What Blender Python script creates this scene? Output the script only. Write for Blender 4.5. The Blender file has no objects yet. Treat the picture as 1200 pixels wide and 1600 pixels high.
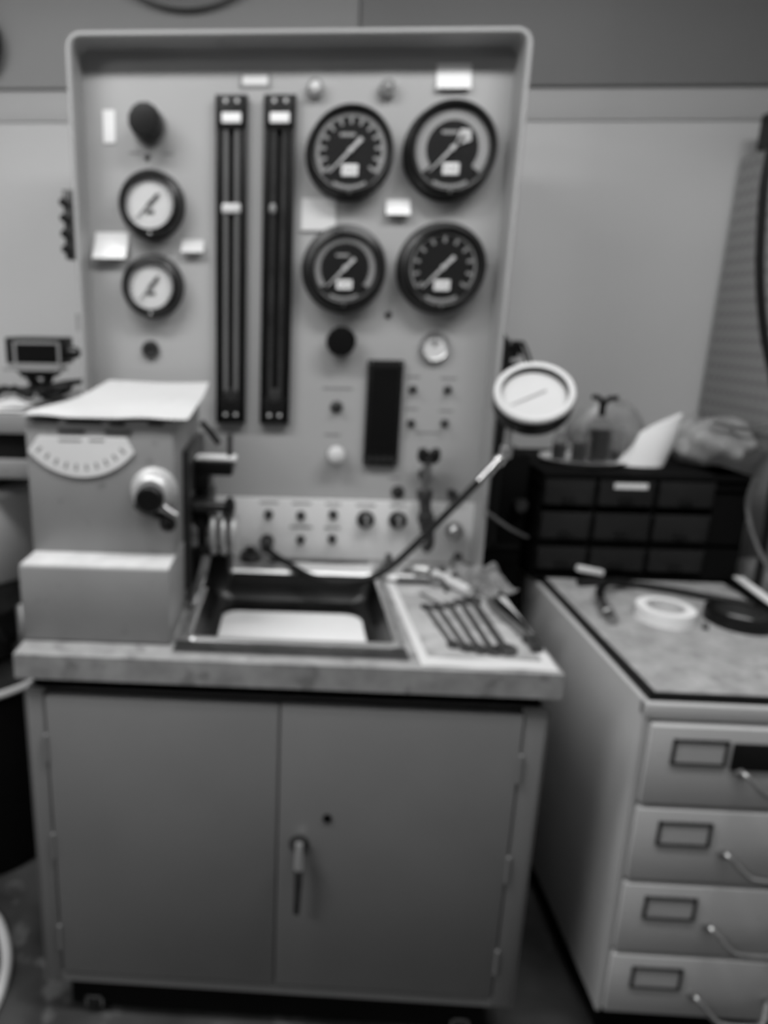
import bpy, bmesh, math, random
from mathutils import Vector, Matrix
random.seed(7)
SC = bpy.context.scene
COL = SC.collection
PI = math.pi

# ------------------------------------------------------------------ camera
cam_d = bpy.data.cameras.new('camera')
cam = bpy.data.objects.new('camera', cam_d)
COL.objects.link(cam)
yaw, pitch, roll, fpx = -.05237, .24213, -.01215, 1050.5
cam_d.sensor_fit = 'VERTICAL'
cam_d.sensor_height = 24.0
cam_d.lens = 24.0 * fpx / 1600
cam_d.shift_x = 200 / 1600
cam_d.shift_y = -39 / 1600
cam_d.clip_start = .02
fw = Vector((math.sin(yaw) * math.cos(pitch), math.cos(yaw) * math.cos(pitch), -math.sin(pitch)))
rt = Vector((math.cos(yaw), -math.sin(yaw), 0))
dn = fw.cross(rt)
r2 = math.cos(roll) * rt + math.sin(roll) * dn
d2 = -math.sin(roll) * rt + math.cos(roll) * dn
m3 = Matrix((r2, -d2, -fw)).transposed()
cam.matrix_world = Matrix.Translation((.506, -1.144, 1.503)) @ m3.to_4x4()
cam_d.dof.use_dof = True                      # the photograph is softly out of focus all over
cam_d.dof.focus_distance = .30
cam_d.dof.aperture_fstop = (cam_d.lens / 1000) / .0041
SC.camera = cam

# ------------------------------------------------------------------ light and exposure
SC.view_settings.view_transform = 'Standard'
SC.view_settings.look = 'None'
SC.view_settings.gamma = 1
SC.view_settings.use_curve_mapping = False
SC.view_settings.exposure = 0.0
SC.cycles.use_denoising = True
SC.cycles.max_bounces = 8
SC.cycles.sample_clamp_indirect = 6
w = bpy.data.worlds.new('room_light'); SC.world = w
w.use_nodes = True
w.node_tree.nodes['Background'].inputs[0].default_value = (1, 1, 1, 1)
w.node_tree.nodes['Background'].inputs[1].default_value = .02

def area(name, loc, sx, sy, power, rot=(0, 0, 0)):
    l = bpy.data.lights.new(name, 'AREA'); l.shape = 'RECTANGLE'
    l.size = sx; l.size_y = sy; l.energy = power
    o = bpy.data.objects.new(name, l); o.location = loc; o.rotation_euler = rot
    COL.objects.link(o)
    return o
area('ceiling_lamp_light', (-.35, -.42, 2.70), 1.2, .30, 27)
area('ceiling_lamp_light', (1.20, -.42, 2.70), 1.2, .30, 26)
area('ceiling_lamp_light', (-1.5, -1.7, 2.70), 1.2, .60, 32)

# ------------------------------------------------------------------ materials
def mat(name, v, rough=.5, metal=0., var=0., vscale=6., spots=0., sscale=30., sth=.62, sval=.03, bump=0., trans=0., alpha=1., coat=0., spec=.5):
    m = bpy.data.materials.new(name); m.use_nodes = True
    nt = m.node_tree; b = nt.nodes['Principled BSDF']
    b.inputs['Roughness'].default_value = rough
    b.inputs['Metallic'].default_value = metal
    b.inputs['Base Color'].default_value = (v, v, v, 1)
    b.inputs['Transmission Weight'].default_value = trans
    b.inputs['Alpha'].default_value = alpha
    b.inputs['Coat Weight'].default_value = coat
    b.inputs['Specular IOR Level'].default_value = spec
    tc = nt.nodes.new('ShaderNodeTexCoord')
    src = None
    if var:
        n = nt.nodes.new('ShaderNodeTexNoise'); n.inputs['Scale'].default_value = vscale
        n.inputs['Detail'].default_value = 5
        nt.links.new(tc.outputs['Object'], n.inputs['Vector'])
        r = nt.nodes.new('ShaderNodeValToRGB')
        a, c = v * (1 - var), min(1, v * (1 + var))
        r.color_ramp.elements[0].position = .32; r.color_ramp.elements[0].color = (a, a, a, 1)
        r.color_ramp.elements[1].position = .68; r.color_ramp.elements[1].color = (c, c, c, 1)
        nt.links.new(n.outputs[0], r.inputs[0]); src = r.outputs[0]
    if spots:
        n2 = nt.nodes.new('ShaderNodeTexNoise'); n2.inputs['Scale'].default_value = sscale
        n2.inputs['Detail'].default_value = 3
        nt.links.new(tc.outputs['Object'], n2.inputs['Vector'])
        r2_ = nt.nodes.new('ShaderNodeValToRGB')
        r2_.color_ramp.elements[0].position = sth; r2_.color_ramp.elements[0].color = (0, 0, 0, 1)
        r2_.color_ramp.elements[1].position = min(1, sth + .08); r2_.color_ramp.elements[1].color = (spots, spots, spots, 1)
        nt.links.new(n2.outputs[0], r2_.inputs[0])
        mx = nt.nodes.new('ShaderNodeMix'); mx.data_type = 'RGBA'
        nt.links.new(r2_.outputs[0], mx.inputs[0])
        if src: nt.links.new(src, mx.inputs[6])
        else: mx.inputs[6].default_value = (v, v, v, 1)
        mx.inputs[7].default_value = (sval, sval, sval, 1)
        src = mx.outputs[2]
    if src: nt.links.new(src, b.inputs['Base Color'])
    if bump:
        n3 = nt.nodes.new('ShaderNodeTexNoise'); n3.inputs['Scale'].default_value = 60
        nt.links.new(tc.outputs['Object'], n3.inputs['Vector'])
        bp = nt.nodes.new('ShaderNodeBump'); bp.inputs['Strength'].default_value = bump
        bp.inputs['Distance'].default_value = .004
        nt.links.new(n3.outputs[0], bp.inputs['Height']); nt.links.new(bp.outputs[0], b.inputs['Normal'])
    return m

M = {}
M['wall'] = mat('wall_paint', .62, .45, var=.03, vscale=1.5)
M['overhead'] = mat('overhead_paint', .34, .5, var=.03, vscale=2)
M['overhead2'] = mat('darker_overhead_grey', .22, .5, var=.03, vscale=2)  # darker tone for the right overhead cupboard
M['rail'] = mat('rail_paint', .52, .5, var=.03, vscale=2)
M['ceiling'] = mat('ceiling_paint', .7, .8, var=.02)
M['floor'] = mat('floor_tile', .05, .35, var=.45, vscale=7, spots=.6, sscale=11, sth=.6, sval=.14)
M['cab'] = mat('cabinet_paint', .20, .42, var=.04, vscale=5, spots=.3, sscale=55, sth=.74, sval=.08)
M['top'] = mat('worktop_paint', .31, .4, var=.2, vscale=22, spots=.6, sscale=20, sth=.56, sval=.15)
M['console'] = mat('console_paint', .38, .38, var=.04, vscale=3, spots=.3, sscale=40, sth=.76, sval=.15)
M['flange'] = mat('flange_paint', .36, .42, var=.03, vscale=5)
M['lowpanel'] = mat('lower_panel_paint', .74, .4, var=.05, vscale=9)
M['tester'] = mat('tester_paint', .25, .42, var=.08, vscale=6, spots=.6, sscale=28, sth=.66, sval=.13)
M['testertop'] = mat('tester_ledge_pale', .60, .45, var=.1, vscale=26)  # paler tone for the ledge on the lower housing
M['file'] = mat('file_cabinet_paint', .48, .42, var=.05, vscale=5, spots=.5, sscale=44, sth=.72, sval=.08)
M['filetop'] = mat('scuffed_board', .36, .55, var=.22, vscale=28, spots=.4, sscale=60, sth=.6, sval=.18)
M['black'] = mat('black_plastic', .008, .4, var=.2, spec=.22)
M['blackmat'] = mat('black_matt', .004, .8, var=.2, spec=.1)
M['rubber'] = mat('black_rubber', .010, .5, var=.2, spec=.25)
M['dark'] = mat('dark_metal', .045, .35, metal=.4, var=.3, vscale=20)
M['gaugebody'] = mat('gauge_enamel', .008, .34, var=.1, spec=.3)
M['bindark'] = mat('smoked_bin_plastic', .016, .45, var=.2, spec=.3)
M['face_black'] = mat('gauge_black_face', .008, .6, var=.1, spec=.2)
M['face_white'] = mat('gauge_white_face', .62, .6, var=.03)
M['mark'] = mat('gauge_grey_print', .30, .6, var=.05)
M['mark2'] = mat('gauge_pale_print', .55, .6, var=.03)
M['ink'] = mat('dark_ink', .03, .7, var=.1)
M['legend'] = mat('engraved_legend', .2, .7, var=.1)
M['paper'] = mat('white_paper', .86, .8, var=.02, vscale=12)
M['oldpaper'] = mat('aged_paper', .60, .8, var=.03, vscale=12)
M['sheet'] = mat('paper_sheet', .58, .75, var=.04, vscale=7, spots=.25, sscale=16, sth=.66, sval=.4)
M['mat'] = mat('tool_mat_paper', .44, .7, var=.25, vscale=9, spots=.6, sscale=11, sth=.48, sval=.22)
M['matedge'] = mat('tool_mat_border', .62, .7, var=.05)
M['chrome'] = mat('chrome', .75, .16, metal=1., var=.05)
M['steel'] = mat('steel', .38, .3, metal=.9, var=.2, vscale=30)
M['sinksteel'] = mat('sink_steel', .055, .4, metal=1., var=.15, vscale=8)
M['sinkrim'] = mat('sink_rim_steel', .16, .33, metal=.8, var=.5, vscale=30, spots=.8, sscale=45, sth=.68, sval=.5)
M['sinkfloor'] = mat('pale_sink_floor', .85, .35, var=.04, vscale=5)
M['toolsteel'] = mat('tool_steel', .10, .38, metal=.6, var=.4, vscale=60)
M['pale'] = mat('pale_plastic', .62, .35, var=.05)
M['midplastic'] = mat('grey_plastic', .25, .4, var=.05)
M['knobring'] = mat('satin_ring', .5, .42, metal=.35, var=.05)
M['lipsteel'] = mat('lip_steel', .7, .35, metal=.85, var=.1)
M['tubegrey'] = mat('smoky_tube', .13, .3, var=.1)
M['strip'] = mat('dark_speckled_strip', .035, .35, metal=.2, var=.4, vscale=30, spots=.9, sscale=38, sth=.68, sval=.45)  # dark metal tone with pale speckles for the sink rim front
M['rimsteel'] = mat('rim_steel', .42, .4, metal=.7, var=.25, vscale=25)
M['glass'] = mat('clear_glass', .6, .06, trans=.9, alpha=.35)
M['lens'] = mat('gauge_lens', .95, .04, trans=1., alpha=.12)
M['film'] = mat('cloudy_plastic_film', .42, .3, var=.3, vscale=12, alpha=.72)
M['liquid'] = mat('dark_liquid', .015, .2, var=.1)
M['rag'] = mat('grey_rag', .20, .9, var=.35, vscale=30, bump=.6)

# pegboard: holes drilled on a regular grid
def pegboard():
    m = mat('pegboard_paint', .33, .5)
    nt = m.node_tree; b = nt.nodes['Principled BSDF']
    tc = [n for n in nt.nodes if n.type == 'TEX_COORD'][0]
    mp = nt.nodes.new('ShaderNodeMapping'); mp.inputs['Rotation'].default_value = (0, PI / 2, 0)
    sx = nt.nodes.new('ShaderNodeSeparateXYZ')
    nt.links.new(tc.outputs['Object'], sx.inputs[0])
    out = []
    for ax in ('Y', 'Z'):
        mu = nt.nodes.new('ShaderNodeMath'); mu.operation = 'MULTIPLY'; mu.inputs[1].default_value = 1 / (.038 if ax == 'Z' else .03)
        nt.links.new(sx.outputs[ax], mu.inputs[0])
        fr = nt.nodes.new('ShaderNodeMath'); fr.operation = 'FRACT'; nt.links.new(mu.outputs[0], fr.inputs[0])
        sb = nt.nodes.new('ShaderNodeMath'); sb.operation = 'SUBTRACT'; sb.inputs[1].default_value = .5
        nt.links.new(fr.outputs[0], sb.inputs[0])
        pw = nt.nodes.new('ShaderNodeMath'); pw.operation = 'POWER'; pw.inputs[1].default_value = 2
        nt.links.new(sb.outputs[0], pw.inputs[0]); out.append(pw)
    # elongated slots: y distance counts less
    m1 = nt.nodes.new('ShaderNodeMath'); m1.operation = 'MULTIPLY'; m1.inputs[1].default_value = .45
    nt.links.new(out[0].outputs[0], m1.inputs[0])
    ad = nt.nodes.new('ShaderNodeMath'); ad.operation = 'ADD'
    nt.links.new(m1.outputs[0], ad.inputs[0]); nt.links.new(out[1].outputs[0], ad.inputs[1])
    lt = nt.nodes.new('ShaderNodeMath'); lt.operation = 'LESS_THAN'; lt.inputs[1].default_value = .03
    nt.links.new(ad.outputs[0], lt.inputs[0])
    mx = nt.nodes.new('ShaderNodeMix'); mx.data_type = 'RGBA'
    mx.inputs[6].default_value = (.33, .33, .33, 1); mx.inputs[7].default_value = (.16, .16, .16, 1)
    nt.links.new(lt.outputs[0], mx.inputs[0]); nt.links.new(mx.outputs[2], b.inputs['Base Color'])
    return m
M['pegboard'] = pegboard()

# ------------------------------------------------------------------ mesh helpers
class MB:
    def __init__(s): s.bm = bmesh.new()
    def box(s, x0, x1, y0, y1, z0, z1, bev=0, R=None, c=None):
        r = bmesh.ops.create_cube(s.bm, size=1)
        vs = r['verts']
        for v in vs:
            v.co = Vector((x0 + (v.co.x + .5) * (x1 - x0), y0 + (v.co.y + .5) * (y1 - y0), z0 + (v.co.z + .5) * (z1 - z0)))
        if R is not None:
            c = Vector(c) if c else Vector(((x0 + x1) / 2, (y0 + y1) / 2, (z0 + z1) / 2))
            for v in vs: v.co = c + R @ (v.co - c)
        if bev:
            es = set(e for v in vs for e in v.link_edges)
            bmesh.ops.bevel(s.bm, geom=list(es), offset=bev, segments=2, affect='EDGES', profile=.5)
        return s
    def loops(s, loops, close=True, cap0=True, cap1=True):
        vv = [[s.bm.verts.new(p) for p in L] for L in loops]
        n = len(vv[0])
        for a, b in zip(vv, vv[1:]):
            for i in range(n if close else n - 1):
                j = (i + 1) % n
                try: s.bm.faces.new((a[i], a[j], b[j], b[i]))
                except ValueError: pass
        if close and cap0: s.bm.faces.new(list(reversed(vv[0])))
        if close and cap1: s.bm.faces.new(vv[-1])
        return s
    def lathe(s, prof, o, axis=(0, 0, 1), seg=40, cap0=True, cap1=True):
        a = Vector(axis).normalized(); o = Vector(o)
        u = a.orthogonal().normalized(); v = a.cross(u)
        L = []
        for r, h in prof:
            r = max(r, 1e-5)
            L.append([o + a * h + (u * math.cos(t) + v * math.sin(t)) * r for t in [2 * PI * i / seg for i in range(seg)]])
        return s.loops(L, True, cap0, cap1)
    def cyl(s, p0, p1, r, r1=None, seg=20, bev=0):
        p0 = Vector(p0); p1 = Vector(p1); h = (p1 - p0).length
        r1 = r if r1 is None else r1
        if bev: pr = [(r - bev, 0), (r, bev), (r1, h - bev), (r1 - bev, h)]
        else: pr = [(r, 0), (r1, h)]
        return s.lathe(pr, p0, p1 - p0, seg)
    def tube(s, pts, r, seg=10, smooth=True, taper=None):
        P = [Vector(p) for p in pts]
        if smooth and len(P) > 2:
            Q = []
            for i in range(len(P) - 1):
                p0 = P[max(i - 1, 0)]; p1 = P[i]; p2 = P[i + 1]; p3 = P[min(i + 2, len(P) - 1)]
                for k in range(6):
                    t = k / 6
                    Q.append(.5 * ((2 * p1) + (p2 - p0) * t + (2 * p0 - 5 * p1 + 4 * p2 - p3) * t * t + (-p0 + 3 * p1 - 3 * p2 + p3) * t ** 3))
            Q.append(P[-1]); P = Q
        L = []; u = None
        for i, p in enumerate(P):
            d = (P[min(i + 1, len(P) - 1)] - P[max(i - 1, 0)]).normalized()
            u = d.orthogonal().normalized() if u is None else (u - d * u.dot(d)).normalized()
            v = d.cross(u)
            rr = r if taper is None else r + (taper - r) * i / (len(P) - 1)
            L.append([p + (u * math.cos(t) + v * math.sin(t)) * rr for t in [2 * PI * k / seg for k in range(seg)]])
        return s.loops(L)
    def prism(s, pts, d, off=(0, 0, 0)):
        """polygon pts (3d) extruded by vector d"""
        d = Vector(d)
        return s.loops([[Vector(p) for p in pts], [Vector(p) + d for p in pts]])
    def ball(s, c, rx, ry, rz, seg=16):
        r = bmesh.ops.create_uvsphere(s.bm, u_segments=seg, v_segments=max(8, seg // 2), radius=1)
        for v in r['verts']: v.co = Vector((c[0] + v.co.x * rx, c[1] + v.co.y * ry, c[2] + v.co.z * rz))
        return s
    def sheet(s, fn, nu, nv, th):
        """thin closed sheet from fn(u,v)->point, thickness th along -normal"""
        G = [[Vector(fn(i / nu, j / nv)) for j in range(nv + 1)] for i in range(nu + 1)]
        def nrm(i, j):
            a = G[min(i + 1, nu)][j] - G[max(i - 1, 0)][j]; b = G[i][min(j + 1, nv)] - G[i][max(j - 1, 0)]
            return a.cross(b).normalized()
        A = [[s.bm.verts.new(G[i][j]) for j in range(nv + 1)] for i in range(nu + 1)]
        Bv = [[s.bm.verts.new(G[i][j] - nrm(i, j) * th) for j in range(nv + 1)] for i in range(nu + 1)]
        f = s.bm.faces.new
        for i in range(nu):
            for j in range(nv):
                f((A[i][j], A[i + 1][j], A[i + 1][j + 1], A[i][j + 1])); f((Bv[i][j], Bv[i][j + 1], Bv[i + 1][j + 1], Bv[i + 1][j]))
        for i in range(nu):
            f((A[i][0], Bv[i][0], Bv[i + 1][0], A[i + 1][0])); f((A[i][nv], A[i + 1][nv], Bv[i + 1][nv], Bv[i][nv]))
        for j in range(nv):
            f((A[0][j], A[0][j + 1], Bv[0][j + 1], Bv[0][j])); f((A[nu][j], Bv[nu][j], Bv[nu][j + 1], A[nu][j + 1]))
        return s
    def build(s, name, m, parent=None, label=None, smooth=True, origin=None):
        bmesh.ops.recalc_face_normals(s.bm, faces=s.bm.faces)
        if parent is not None:
            root = parent
            while root.parent: root = root.parent
            o0 = root.location.copy()
        elif origin is not None: o0 = Vector(origin)
        else:
            xs = [v.co.x for v in s.bm.verts]; ys = [v.co.y for v in s.bm.verts]; zs = [v.co.z for v in s.bm.verts]
            o0 = Vector(((min(xs) + max(xs)) / 2, (min(ys) + max(ys)) / 2, min(zs)))
        for v in s.bm.verts: v.co -= o0
        me = bpy.data.meshes.new(name)
        s.bm.to_mesh(me); s.bm.free()
        me.materials.append(M[m] if isinstance(m, str) else m)
        if smooth:
            for p in me.polygons: p.use_smooth = True
            me.set_sharp_from_angle(angle=math.radians(35))
        ob = bpy.data.objects.new(name, me); COL.objects.link(ob)
        if parent is not None: ob.parent = parent
        else: ob.location = o0
        if label: ob['label'] = label
        return ob

def box(*a, **k): return MB().box(*a, **k)
def thing(name, label, cat, loc, group=None):
    o = bpy.data.objects.new(name, None); o.location = loc; o.empty_display_size = .05
    COL.objects.link(o); o['label'] = label; o['category'] = cat
    if group: o['group'] = group
    return o
def tag(o, label, cat, group=None, kind=None):
    o['label'] = label; o['category'] = cat
    if group: o['group'] = group
    if kind: o['kind'] = kind
    return o
def struct(o): o['kind'] = 'structure'; return o

# ------------------------------------------------------------------ room shell
WY, WX = 1.10, 1.82
struct(box(-3, 3, -3.4, 1.4, -.05, 0).build('floor', 'floor'))
struct(box(-3, 2.7, WY, WY + .1, 0, 3.05).build('wall_back', 'wall'))
struct(box(2.6, 2.7, -3, WY, 0, 3.05).build('wall_right', 'wall'))
struct(box(-2.6, -2.5, -3, WY, 0, 3.05).build('wall_left', 'wall'))
struct(box(-3, 3, -3.4, 1.4, 3.05, 3.1).build('ceiling', 'ceiling'))

# shallow overhead cupboards meeting above the console, and a rail under them
def overhead(x0, x1, m, label):
    t = thing('overhead_cupboard', label, 'wall cupboard', ((x0 + x1) / 2, 1.06, 2.165), None)
    box(x0, x1, 1.086, WY - .001, 2.182, 2.95, bev=.002).build('carcass', m, t)
    box(x0 + .0015, x1 - .0015, 1.079, 1.087, 2.178, 2.95, bev=.003).build('door', m, t)
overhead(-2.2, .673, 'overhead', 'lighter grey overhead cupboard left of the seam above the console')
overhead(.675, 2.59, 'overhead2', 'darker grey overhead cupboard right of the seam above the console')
struct(box(-2.4, 2.59, 1.093, WY - .001, 2.09, 2.181, bev=.002).build('trim_1', 'rail'))
# round things hanging on the left cupboard door
def dish(name, c, r, label, m='midplastic'):
    t = thing(name, label, 'wall dish', (c[0], 1.078, c[2] - r))
    MB().lathe([(r * .55, 0), (r * .8, -.008), (r, -.035), (r * .97, -.038), (r * .78, -.014), (r * .5, -.006)], (c[0], 1.078, c[2]), (0, 1, 0), 64).build('bowl', m, t)
    MB().lathe([(r * .70, -.004), (r * .74, -.03), (r * .3, -.035)], (c[0], 1.078, c[2]), (0, 1, 0), 48).build('hub', 'dark', t)
dish('hanging_dish', (.177, 0, 2.373 + .32), .32, 'dark round dish hanging on the cupboard above the console, lower rim just in view')
dish('hanging_dish', (-.475, 0, 2.29), .10, 'black round dish at the upper left edge of the photo', 'black')

# tall cabinet at the right whose side is a slotted sheet
t = thing('tall_cabinet', 'tall grey cabinet with slotted side standing past the organizer at the right edge', 'cabinet', (2.05, .60, 0))
box(WX, 2.28, .10, 1.085, 0, 1.985, bev=.003).build('carcass', 'midplastic', t)
box(WX - .012, WX - .001, .10, 1.085, 1.215, 1.985, bev=.002).build('slotted_side', 'pegboard', t, 'slotted grey side sheet')
box(WX - .022, 2.28, .10, 1.01, 1.986, 2.08, bev=.006).build('black_top', 'black', t, 'black top box')

# ------------------------------------------------------------------ bench cabinet
t = thing('bench_cabinet', 'grey steel two-door cabinet on casters under the gauge console', 'cabinet', (.5, .37, 0))
b = MB()
b.box(0, .004, 0, .76, .10, .80); b.box(.996, 1.0, 0, .76, .10, .80); b.box(.004, .996, .752, .756, .12, .80)
b.box(0, .038, 0, .02, .10, .80, bev=.002); b.box(.956, 1.0, 0, .02, .10, .80, bev=.002)
b.box(.038, .956, .0, .02, .10, .123); b.box(.004, .996, .02, .752, .12, .126)
b.box(.004, .996, .03, .752, .79, .80)
b.build('carcass', 'cab', t)
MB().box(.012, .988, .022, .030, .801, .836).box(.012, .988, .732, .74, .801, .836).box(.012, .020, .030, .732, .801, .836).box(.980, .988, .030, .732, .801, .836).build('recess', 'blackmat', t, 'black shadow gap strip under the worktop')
box(.05, .95, .012, .70, .022, .100, bev=.004).build('base_frame_shade', 'blackmat', t)  # base skirt shaped and blackened to carry the shade under the cabinet
for x0, x1, hx, nm in ((.041, .4955, .041, 'l'), (.4985, .953, .953, 'r')):
    d = box(x0, x1, -.003, .016, .127, .792, bev=.0025).build('door', 'cab', t)
    for hz in (.22, .45, .68):
        MB().cyl((hx - (.002 if nm == 'l' else -.002), -.003, hz - .03), (hx - (.002 if nm == 'l' else -.002), -.003, hz + .03), .004, seg=10).build('hinge', 'cab', d)
    if nm == 'r':
        b = MB(); b.lathe([(.020, 0), (.020, .003), (.013, .006), (.010, .020), (.006, .022)], (.541, -.003, .488), (0, -1, 0), 28)
        b.build('rosette', 'dark', d)
        MB().tube([(.541, -.024, .505), (.541, -.03, .480), (.541, -.034, .455)], .0075, 12, taper=.0095).build('handle_hub', 'lipsteel', d, 'bright chrome top of the handle')
        MB().tube([(.541, -.034, .456), (.5405, -.037, .41), (.539, -.036, .352)], .0095, 12, taper=.0065).build('handle', 'dark', d, 'dark drop handle')
        MB().lathe([(.009, 0), (.009, .002), (.006, .003)], (.595, -.003, .55), (0, -1, 0), 20).build('lock', 'blackmat', d, 'black round lock')
for cx, cy in ((.10, .03), (.90, .03), (.11, .66), (.89, .66)):
    c = MB(); c.cyl((cx - .013, cy, .0255), (cx + .013, cy, .0255), .025, seg=24, bev=.004)
    wv = c.build('caster', 'rubber', t)
    c = MB(); c.box(cx - .02, cx - .015, cy - .02, cy + .02, .02, .048); c.box(cx + .015, cx + .02, cy - .02, cy + .02, .02, .048)
    c.box(cx - .02, cx + .02, cy - .02, cy + .02, .043, .048); c.build('fork', 'steel', wv)

# worktop with the sink opening
SX0, SX1, SY0, SY1 = .300, .732, .035, .47
b = MB()
b.box(-.010, SX0, -.012, .76, .836, .886); b.box(SX1, 1.012, -.012, .76, .836, .886)
b.box(SX0, SX1, -.012, SY0, .836, .886); b.box(SX0, SX1, SY1, .76, .836, .886)
bmesh.ops.remove_doubles(b.bm, verts=b.bm.verts, dist=1e-5)
wt = b.build('worktop', 'top', origin=(.5, .37, .836))
tag(wt, 'thick scuffed grey worktop slab with a sink let into it', 'worktop')

# sink
def rr(x0, x1, y0, y1, r, z, n=5):
    P = []
    for cx, cy, a0 in ((x1 - r, y0 + r, -PI / 2), (x1 - r, y1 - r, 0), (x0 + r, y1 - r, PI / 2), (x0 + r, y0 + r, PI)):
        for k in range(n + 1):
            a = a0 + PI / 2 * k / n
            P.append(Vector((cx + r * math.cos(a), cy + r * math.sin(a), z)))
    return P
t = thing('sink', 'stainless steel sink with dark sides and pale floor, set in the worktop', 'sink', (.52, .25, .80))
b = MB()
b.loops([rr(.288, .738, .018, .50, .004, .8865), rr(.288, .738, .018, .50, .004, .8885), rr(.306, .729, .070, .458, .02, .8885),
         rr(.315, .720, .081, .449, .02, .887)], cap0=False, cap1=False)
b.build('rim', 'rimsteel', t)
box(.289, .737, .0185, .064, .8883, .8892).build('front_strip', 'strip', t, 'dark speckled front strip of the rim')
b = MB(); b.loops([rr(.304, .731, .066, .460, .02, .8880), rr(.306, .729, .069, .458, .02, .8930), rr(.311, .724, .077, .453, .02, .8930), rr(.3155, .7195, .0815, .4485, .02, .8865)], cap0=False, cap1=False)
b.build('rolled_lip', 'lipsteel', t, 'bright rolled lip')
b = MB()
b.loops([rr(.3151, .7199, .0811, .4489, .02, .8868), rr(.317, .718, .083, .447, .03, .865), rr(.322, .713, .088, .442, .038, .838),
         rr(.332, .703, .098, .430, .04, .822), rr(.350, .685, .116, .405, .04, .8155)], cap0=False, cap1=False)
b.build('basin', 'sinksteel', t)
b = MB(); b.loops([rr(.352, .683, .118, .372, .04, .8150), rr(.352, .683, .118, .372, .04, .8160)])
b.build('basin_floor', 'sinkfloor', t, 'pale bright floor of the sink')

# ------------------------------------------------------------------ console
t = thing('instrument_console', 'grey upright console with hooded panel of gauges and flow tubes', 'instrument console', (.5, .62, .886))
CX0, CX1, CZ1, CT = -.010, .996, 2.112, .012
def path(off, n=6, r=.034):
    P = [(CX0 + off, .887)]
    rr_ = max(r - off, .004)
    for k in range(n + 1):
        a = PI - PI / 2 * k / n
        P.append((CX0 + off + rr_ + rr_ * math.cos(a), CZ1 - off - rr_ + rr_ * math.sin(a)))
    for k in range(n + 1):
        a = PI / 2 - PI / 2 * k / n
        P.append((CX1 - off - rr_ + rr_ * math.cos(a), CZ1 - off - rr_ + rr_ * math.sin(a)))
    P.append((CX1 - off, .887))
    return P
po, pi_ = path(0), path(CT)
b = MB()
YF, YB = .488, .742
e = .004
def sec(i):
    (xo, zo), (xi, zi) = po[i], pi_[i]
    dx, dz = (xi - xo) * .3, (zi - zo) * .3
    return [Vector((xo, YB, zo)), Vector((xo, YF + e, zo)), Vector((xo + dx, YF, zo + dz)), Vector((xi - dx, YF, zi - dz)), Vector((xi, YF + e, zi)), Vector((xi, YB, zi))]
b.loops([sec(i) for i in range(len(po))])
b.build('hood_shell', 'flange', t)
box(CX0 + CT, CX1 - CT, .735, .741, .888, CZ1 - CT).build('back_panel', 'flange', t)
PY = .570
box(CX0 + CT, CX1 - CT, PY, PY + .012, 1.054, CZ1 - CT, bev=.0).build('gauge_panel', 'console', t)
lp = box(CX0 + CT, CX1 - CT, PY - .008, PY + .004, .888, 1.052, bev=.002).build('lower_panel', 'lowpanel', t, 'paler lower switch panel')

def legend(items, y, par):
    for x, z, wd, h in items: box(x - wd / 2, x + wd / 2, y - .0006, y + .0002, z - h / 2, z + h / 2).build('legend', 'legend', par)
legend([(.619, 1.340, .075, .006), (.61, 1.222, .04, .006), (.805, 1.372, .036, .005), (.893, 1.370, .04, .005), (.806, 1.292, .034, .005),
        (.893, 1.289, .034, .005), (.775, 1.112, .03, .005), (.12, 1.885, .03, .004), (.20, 1.883, .025, .004), (.85, 1.232, .06, .005)], PY, t)
legend([(.451, 1.040, .05, .005), (.537, 1.040, .05, .005), (.619, 1.040, .04, .005), (.537, .975, .06, .006), (.619, .975, .04, .006),
        (.704, 1.040, .05, .005), (.786, 1.040, .04, .005)], PY - .008, lp)

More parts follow.
